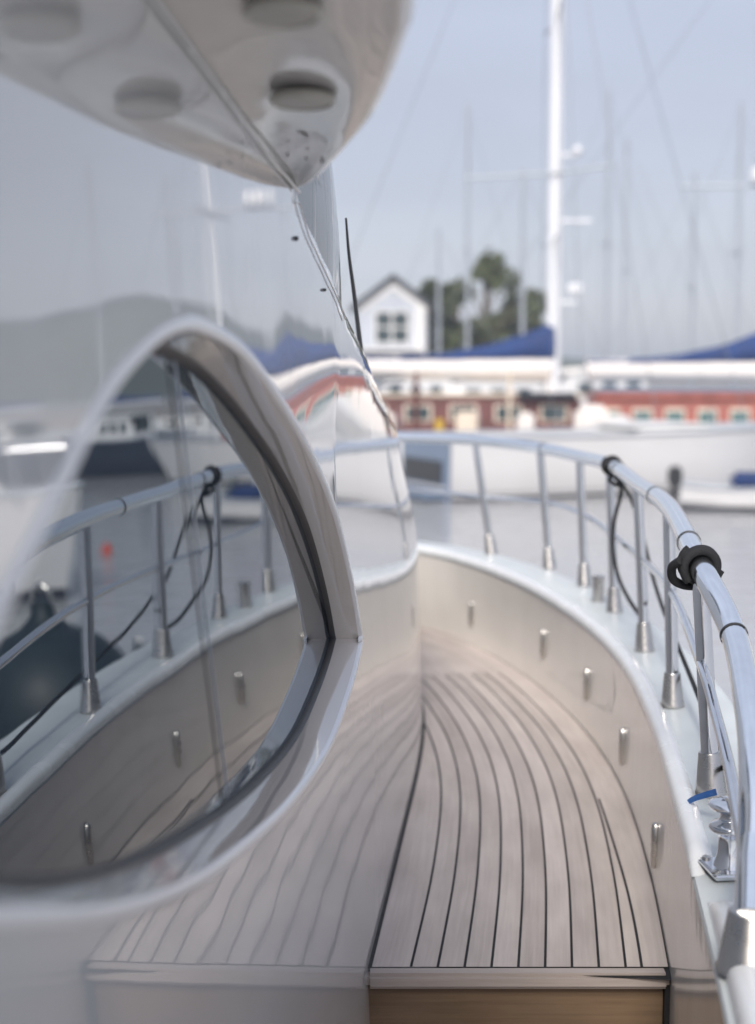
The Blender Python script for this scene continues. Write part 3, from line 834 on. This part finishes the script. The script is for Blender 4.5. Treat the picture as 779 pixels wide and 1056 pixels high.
# large white yacht, mast in the middle of the picture
A, Am = sailing_yacht('sailing_yacht', 'large white sailing yacht with mahogany deckhouse, tall white mast and blue sail cover', 3.6, 37.5, R(-1), 12.4, 3.0, 1.2, 17.5, 1.0, M['white_hull'], boom=(4.95, 2.85, .31, .14, .95, 'canvas_white'), mast_r=.2, spread=(.28, .6), spread_w=1.9, house_=(-4.4, 1.9, 1.8, .92, 'mahogany', 'cream', 5))
# fittings on the tall mast
zA = lambda py: at(570, py, 37.5).z - WATER
MB().lathe([(.05, -.14), (.20, -.12), (.235, 0), (.20, .12), (.05, .16)], (1.55, -.05, zA(298)), (0, 0, 1), 20).build('radar_dome', M['mast'], Am)
for py, w in ((228, .95), (160, .6), (312, .6)):
    MB().box((1.0 + w / 2, 0, zA(py)), (w, .12, .10)).build('mast_bracket', M['mast'], Am, bevel=.02)
MB().lathe([(.1, 0), (.16, .1), (.05, .24)], (1.55, 0, zA(160)), (0, 0, 1), 14).build('mast_lamp', M['mast'], Am)
# spreaders turned so they read broad, plus a shrouds pair
z = zA(180)
MB().tube([(-1.35, -.25, z - .12), (1.0, -.22, z), (2.45, -.2, z + .2)], .03, 8).build('spreader', M['wire'], Am)
for k, dx in enumerate((.7, 2.6)):
    MB().tube([(1.0, -.1, 16), (1.0 + dx, -.9, 1.5)], .014, 5).build('shroud', M['wire'], A)
# clutter on the white yacht's deck
cb = MB().box((-1.6, -.4, 2.28), (.5, .4, .35)).build('deck_box', M['white_deck'], A, bevel=.04)
MB().box((.2, -1.15, 1.44), (.45, .3, .6)).build('dorade_vent', M['canvas_white'], A, bevel=.08)
MB().box((2.6, -.7, 1.40), (.6, .5, .5)).build('foredeck_hatch', M['white_deck'], A, bevel=.06)
MB().tube([(-2.6, -1.0, 1.15), (-2.6, -1.0, 2.75)], .06, 8).build('cockpit_post', M['mahogany'], A)
MB().tube([(-.2, -1.0, 1.15), (-.2, -1.0, 2.75)], .05, 8).build('cockpit_post', M['cream'], A)
MB().lathe([(.11, 0), (.13, .2), (.11, .42)], (-2.0, -1.2, 1.15), (0, 0, 1), 12).build('life_buoy_holder', M['yellow'], A)
for k in range(6):
    MB().tube([(-5 + k * 2.0, -1.42 if k < 5 else -.8, 1.2), (-5 + k * 2.0, -1.42 if k < 5 else -.8, 1.85)], .018, 6).build('lifeline_post', M['chrome'], A)

MB().prism([(-4.6, -.95, 2.30), (-2.9, -.95, 2.42), (-2.9, .95, 2.42), (-4.6, .95, 2.30)], (0, 0, .05)).build('cockpit_awning', M['navy_hull'], A, smooth=False)
MB().box((-3.7, -1.1, 1.5), (1.1, .3, .55)).build('dodger', M['canvas_white'], A, bevel=.1)
MB().box((1.9, -1.0, 1.55), (.9, .4, .75)).build('sail_bag', M['canvas_white'], A, bevel=.15)
MB().box((.75, -1.0, 2.16), (1.5, .3, .16)).build('rolled_awning', M['boot'], A, bevel=.05)
MB().box((-1.3, -1.05, 1.45), (.55, .2, .6)).build('locker', M['cream'], A, bevel=.04)
MB().lathe([(.16, 0), (.2, .1), (.13, .2), (.15, .32), (.12, .36)], (2.9, -1.0, 1.15), (0, 0, 1), 14).build('winch', M['chrome'], A)
# second yacht with the red and cream deckhouse, mast out of frame to the right
Bx, Bm = sailing_yacht('sailing_yacht', 'yacht with red deckhouse, cream framed square windows and long white boom, at right edge', 7.2, 41.0, R(-2), 13.0, 3.2, 1.15, 16, 5.0, M['white_hull'], boom=(6.2, 2.75, .33, .14, 1.5, 'canvas_white'), mast_r=.085, spread=(.42,), spread_w=1.7, full=4.0)
dh = deckhouse(-1.2, 4.7, 2.2, .55, 1.98, M['red_paint'], Bx, None, 6, 'teal_pane', wz=(.24, .82))
MB().box((1.7, 0, 2.06), (5.6, 2.24, .20)).build('roof', M['red_paint'], dh, bevel=.04)
MB().box((1.6, 0, 2.21), (5.2, 2.0, .12)).build('roof_hatch', M['grey_blue'], dh, bevel=.04)
MB().tube([(1.3, -.3, 7.9), (5.0, -.22, 7.95), (6.5, -.2, 8.0)], .045, 8).build('spreader', M['mast_grey'], Bm)
MB().lathe([(.05, -.22), (.20, -.18), (.24, 0), (.20, .18), (.05, .24)], (3.45, -.4, 8.2), (0, 0, 1), 18).build('radar_dome', M['mast'], Bm)

# left motor boat seen stern on
def motor_boat(label, x, y, rz, L, B, fb, hullm, cabm, win=True, group=None, rail_=False, name='motor_boat', cab=(-.28, .25), ch=.95, sheer_=.25):
    r = tag(empty(name, (x, y, WATER), rz), label, 'motor boat', group)
    hull(L, B, fb, hullm, r, full=2.6, stern=.92, sheer_=sheer_)
    dh = deckhouse(L * cab[0], L * cab[1], B * .74, fb - .05, fb + ch, cabm, r, M['white_deck'], 3 if win else 0, frame='mast_grey', slope=.3)
    if ch > .3:
        ww = MB().prism([(L * cab[1] - .32, -B * .3, fb + .15), (L * cab[1] - .32, B * .3, fb + .15), (L * cab[1] - .70, B * .27, fb + ch - .06), (L * cab[1] - .70, -B * .27, fb + ch - .06)], (.02, 0, .01)).build('windscreen', M['pane'], r, smooth=False)
        MB().box((L * cab[0] + .1, 0, fb + .45), (.04, B * .46, .5)).build('rear_window', M['pane'], r, smooth=False)
    if rail_:
        g = MB()
        p = [V((L * t - L / 2, 0, fb + .8)) for t in (.5, .6, .7, .8, .9, .97)]
        ws_ = [B / 2 * (1 - max(0, (t - .5) / .5) ** 2.6) * .93 for t in (.5, .6, .7, .8, .9, .97)]
        for s in (-1, 1):
            pp = [V((q.x + .3, s * w, q.z)) for q, w in zip(p, ws_)]; g.tube(cr(pp, 4), .03, 8)
            for q in pp: g.tube([q, q - V((0, 0, .8))], .022, 6)
        g.build('bow_rail', M['chrome'], r)
    return r
W = motor_boat('large white hulled motor boat, its shaded blue grey stern with dark window turned towards us', 5.35, 33.6, R(23), 9.2, 2.7, 1.38, M['white_hull'], M['white_deck'], ch=.12, cab=(.02, .30), rail_=False, win=False, sheer_=.06)
b = MB(); b.prism([(-4.63, -1.24, -.02), (-4.63, 1.24, -.02), (-4.63, 1.24, 1.38), (-4.63, -1.24, 1.38)], (-.03, 0, 0)); tr_ = b.build('transom', M['grey_blue'], W, smooth=False)  # plate over the white stern, its shade painted in as blue grey
MB().box((-4.675, .1, .62), (.03, 2.0, .50)).build('stern_window', M['black'], tr_, smooth=False)
MB().box((-4.70, .1, .30), (.10, 2.3, .05)).build('stern_ledge', M['white_hull'], tr_, smooth=False)
MB().box((-4.9, .05, .10), (.55, 2.2, .10)).build('swim_platform', M['grey_blue'], W, bevel=.03)
# small dinghy on the right
def dinghy(label, x, y, rz, L=2.9, B=1.4, fb=.46):
    r = tag(empty('dinghy', (x, y, WATER), rz), label, 'dinghy')
    hull(L, B, fb, M['white_hull'], r, draft=.2, full=2.4, stern=.9)
    MB().box((.1, 0, fb + .14), (1.0, B * .8, .28)).build('canvas_cover', M['canvas_blue'], r, bevel=.1)
    MB().prism([(.62, -.45, fb + .1), (.62, .45, fb + .1), (.40, .4, fb + .5), (.40, -.4, fb + .5)], (.02, 0, .01)).build('windscreen', M['teal_pane'], r, smooth=False)
    om = MB().box((-L / 2 - .1, 0, fb + .2), (.3, .3, .42)).build('outboard_motor', M['black'], r, bevel=.06)
    MB().tube([(-L / 2 - .1, 0, fb), (-L / 2 - .14, 0, -.35)], .07, 8).build('outboard_leg', M['black'], om)
dinghy('small white dinghy with a blue cover, low on the water at the right edge', 7.75, 29.4, R(-10))
# more yachts farther off, mostly masts and covers
far = [(523, 58, 9.6, .09, 'white_hull', 'yacht whose pale mast stands in front of the green trees'),
       (470, 74, 15.0, .10, 'white_hull', 'distant yacht with a thin hazy mast left of the tall white mast'),
       (655, 66, 12.0, .09, 'navy_hull', 'distant dark hulled yacht with a thin mast right of the tall white mast'),
       (612, 72, 15.5, .09, 'white_hull', 'distant white yacht whose thin mast rises just right of the tall white mast'),
       (700, 70, 11.0, .09, 'white_hull', 'distant white yacht with a short thin mast near the right side'),
       (745, 68, 14.0, .10, 'white_hull', 'distant white yacht with a tall faint mast at the right edge'),
       (440, 71, 8.5, .09, 'white_hull', 'distant yacht with a short mast beside the white house')]
for px, Y, mh, mr, hm, lab in far:
    p = at(px, 400, Y); L = 9.5
    sailing_yacht('sailing_yacht', lab, p.x, Y, R(random.choice((-3, 2, 177, 183)) + random.uniform(-8, 8)), L, 2.8, 1.05, mh, .6, M[hm], 'yachts moored beyond the big white yacht', boom=(3.6, 2.3, .12, .2, .35, 'mast'), mast_r=mr, spread=(.5,), spread_w=.9, house_=(-2.2, 1.8, 1.5, .5, 'white_deck', None, 3), mastm='mast_grey' if mr < .12 else 'mast', coverm=random.choice(('canvas_blue', 'canvas_white', 'canvas_white')))
# small cabin boats between
motor_boat('white cabin boat moored behind the blue sail cover, below the green trees', 4.2, 47, R(8), 7, 2.4, 1.3, M['white_hull'], M['white_deck'], ch=1.1)
motor_boat('white cabin boat with dark windows behind the tall white mast', 8.1, 54, R(-172), 7.5, 2.5, 1.3, M['white_hull'], M['white_deck'], ch=1.2)
motor_boat('white cabin boat in front of the white house', 1.6, 52, R(12), 6.5, 2.3, 1.2, M['white_hull'], M['white_deck'], ch=1.2)

# moored boats to the right of the frame, seen in the window and the polished side
motor_boat('white cruiser with a bow rail moored off to the right of the yacht', 11.4, 20.5, R(196), 7.6, 2.7, 1.45, M['white_hull'], M['white_deck'], rail_=True, ch=1.0)
for k, (x, y, hm, lab) in enumerate(((13.2, 45, 'navy_hull', 'dark hulled cruiser nearest in the row to the right, reflected in the window'), (17.6, 46, 'navy_hull', 'dark hulled cruiser second in the row to the right, reflected in the window'), (22.2, 46.5, 'navy_hull', 'dark hulled cruiser third in the row to the right, reflected in the window'), (27, 46, 'navy_hull', 'dark hulled cruiser farthest along the row to the right'))):
    motor_boat(lab, x, y, R(4 + 3 * k), 4.6, 2.6, 1.25, M[hm], M['white_deck'], ch=.75, group='dark cruisers moored in a row to the right')
for k, (x, y, mh, lab) in enumerate(((19.5, 60, 11, 'yacht with bare mast behind the dark cruisers, nearest the rail'), (24.5, 63, 12.5, 'yacht with bare mast behind the dark cruisers, middle one'), (32, 66, 12, 'yacht with bare mast behind the dark cruisers, farthest right'))):
    sailing_yacht('sailing_yacht', lab, x, y, R(10 * k), 9, 2.7, 1.0, mh, .5, M['white_hull'], 'yachts behind the dark cruisers', boom=(3.4, 2.2, .1, .2, .3, 'mast'), mast_r=.09, spread_w=.9, house_=(-2.2, 1.6, 1.5, .5, 'white_deck', None, 3), mastm='mast_grey')
# dark ball fenders, enlarged and set afloat far out for the window reflection
for (x, y, z, r_, lab) in ((4.3, 11.3, -1.2, .78, 'large dark navy ball fender placed afloat to the right of the foreground yacht'), (4.15, 13.0, -1.42, .36, 'small dark ball fender placed afloat behind the large one, reflected in the window')):
    o = tag(empty('floating_fender', (x, y, z)), lab, 'buoy')
    MB().lathe([(.01, -r_)] + [(r_ * math.cos(a), r_ * math.sin(a)) for a in [R(-80 + 10 * k) for k in range(16)]] + [(r_ * .3, r_ * .95), (r_ * .14, r_ * 1.1), (r_ * .12, r_ * 1.25)], (0, 0, 0), (0, 0, 1), 28).build('float', M['fender'], o, ang=60)
    MB().tube([(r_ * .12 * math.cos(a), 0, r_ * 1.28 + r_ * .14 * math.sin(a)) for a in [2 * math.pi * k / 16 for k in range(16)]], r_ * .03, 8, closed=True).build('fender_eye', M['steel_dark'], o)
def small_buoy(p):
    o = tag(empty('marker_buoy', p), 'small orange marker buoy on the water to the right, reflected in the window', 'buoy')
    MB().lathe([(.01, -.1), (.08, -.06), (.11, .02), (.07, .12), (.02, .2)], (0, 0, 0), (0, 0, 1), 16).build('float', M['orange'], o)
    MB().tube([(0, 0, .17), (0, 0, .34)], .02, 8).build('staff', M['mast_grey'], o)
small_buoy((9.3, 24.6, WATER))

# ================================================================== AIR, LIGHT, CAMERA
HAZE = 0.0008
if HAZE:
    hz = MB().box((0, 0, 20), (1300, 1300, 2 * (20 - WATER + 1))).build('haze', None, None, smooth=False)
    hm = bpy.data.materials.new('harbour haze'); hm.use_nodes = True; nt = hm.node_tree
    nt.nodes.remove(nt.nodes['Principled BSDF'])
    pv = nt.nodes.new('ShaderNodeVolumePrincipled'); pv.inputs['Color'].default_value = (.84, .92, 1, 1); pv.inputs['Density'].default_value = HAZE; pv.inputs['Anisotropy'].default_value = .2
    nt.links.new(pv.outputs[0], nt.nodes['Material Output'].inputs['Volume'])
    hz.data.materials.append(hm); tag(hz, kind='stuff')

SUN_AZ, SUN_EL = R(-171), R(42)     # azimuth measured from +Y towards +X
VEIL = 2.0
w = bpy.data.worlds.new('World'); sc.world = w; w.use_nodes = True; nt = w.node_tree
bg = nt.nodes['Background']
sky = nt.nodes.new('ShaderNodeTexSky'); sky.sky_type = 'NISHITA'; sky.sun_disc = False
sky.sun_elevation = SUN_EL; sky.sun_rotation = SUN_AZ; sky.air_density = 1.0; sky.dust_density = 1.4; sky.ozone_density = 1.2
hs = nt.nodes.new('ShaderNodeHueSaturation'); hs.inputs['Saturation'].default_value = .62
nt.links.new(sky.outputs['Color'], hs.inputs['Color'])
tint = nt.nodes.new('ShaderNodeMix'); tint.data_type = 'RGBA'; tint.blend_type = 'MULTIPLY'; tint.inputs['Factor'].default_value = 1
tint.inputs['B'].default_value = (1.10, 1.0, 1.03, 1)
nt.links.new(hs.outputs['Color'], tint.inputs['A']); veil = nt.nodes.new('ShaderNodeMix'); veil.data_type = 'RGBA'; veil.inputs['Factor'].default_value = .5     # thin veil of high cloud
veil.inputs['B'].default_value = (VEIL * .87, VEIL * .97, VEIL * 1.18, 1)
tcw = nt.nodes.new('ShaderNodeTexCoord'); mpw = nt.nodes.new('ShaderNodeMapping'); mpw.inputs['Scale'].default_value = (1, 1, 3.5)
cn = nt.nodes.new('ShaderNodeTexNoise'); cn.inputs['Scale'].default_value = 1.6; cn.inputs['Detail'].default_value = 5
nt.links.new(tcw.outputs['Generated'], mpw.inputs['Vector']); nt.links.new(mpw.outputs['Vector'], cn.inputs['Vector'])
cr_ = nt.nodes.new('ShaderNodeMapRange'); cr_.inputs[1].default_value = .35; cr_.inputs[2].default_value = .65; cr_.inputs[3].default_value = .5; cr_.inputs[4].default_value = .72
nt.links.new(cn.outputs['Fac'], cr_.inputs[0]); nt.links.new(cr_.outputs[0], veil.inputs['Factor'])
sx = nt.nodes.new('ShaderNodeSeparateXYZ'); nt.links.new(tcw.outputs['Generated'], sx.inputs[0])
hr = nt.nodes.new('ShaderNodeMapRange'); hr.inputs[1].default_value = .12; hr.inputs[2].default_value = .85; hr.inputs[3].default_value = 1; hr.inputs[4].default_value = 2.2
nt.links.new(sx.outputs['Z'], hr.inputs[0])
vm = nt.nodes.new('ShaderNodeVectorMath'); vm.operation = 'SCALE'; vm.inputs[0].default_value = (VEIL * .87, VEIL * .97, VEIL * 1.18); nt.links.new(hr.outputs[0], vm.inputs['Scale'])
nt.links.new(vm.outputs[0], veil.inputs['B'])
nt.links.new(tint.outputs['Result'], veil.inputs['A']); nt.links.new(veil.outputs['Result'], bg.inputs['Color']); bg.inputs['Strength'].default_value = .135
sd = V((math.sin(SUN_AZ) * math.cos(SUN_EL), math.cos(SUN_AZ) * math.cos(SUN_EL), math.sin(SUN_EL)))
sl = bpy.data.lights.new('sun', 'SUN'); sl.energy = 2.7; sl.angle = R(18); sl.color = (1, .94, .87)
so = bpy.data.objects.new('sun', sl); col.objects.link(so); so.rotation_euler = sd.to_track_quat('Z', 'Y').to_euler(); so.location = (0, 0, 30)

cam = bpy.data.cameras.new('camera'); co = bpy.data.objects.new('camera', cam); col.objects.link(co)
cam.sensor_fit = 'VERTICAL'; cam.sensor_height = 36; cam.lens = 36 * FPX / 1056
co.location = EYE; co.rotation_euler = (math.pi / 2 - PITCH, 0, 0)
cam.clip_start = .02; cam.clip_end = 3000
cam.dof.use_dof = True; cam.dof.focus_distance = 3.55; cam.dof.aperture_fstop = 1.7
sc.camera = co
sc.view_settings.view_transform = 'Standard'; sc.view_settings.look = 'None'; sc.view_settings.exposure = 0.52; sc.view_settings.gamma = 1
sc.view_settings.use_curve_mapping = False
sc.render.engine = 'CYCLES'
cy = sc.cycles
cy.use_denoising = True
cy.max_bounces = 10; cy.glossy_bounces = 6; cy.diffuse_bounces = 4; cy.volume_bounces = 1; cy.transmission_bounces = 4
cy.sample_clamp_indirect = 6; cy.caustics_reflective = False
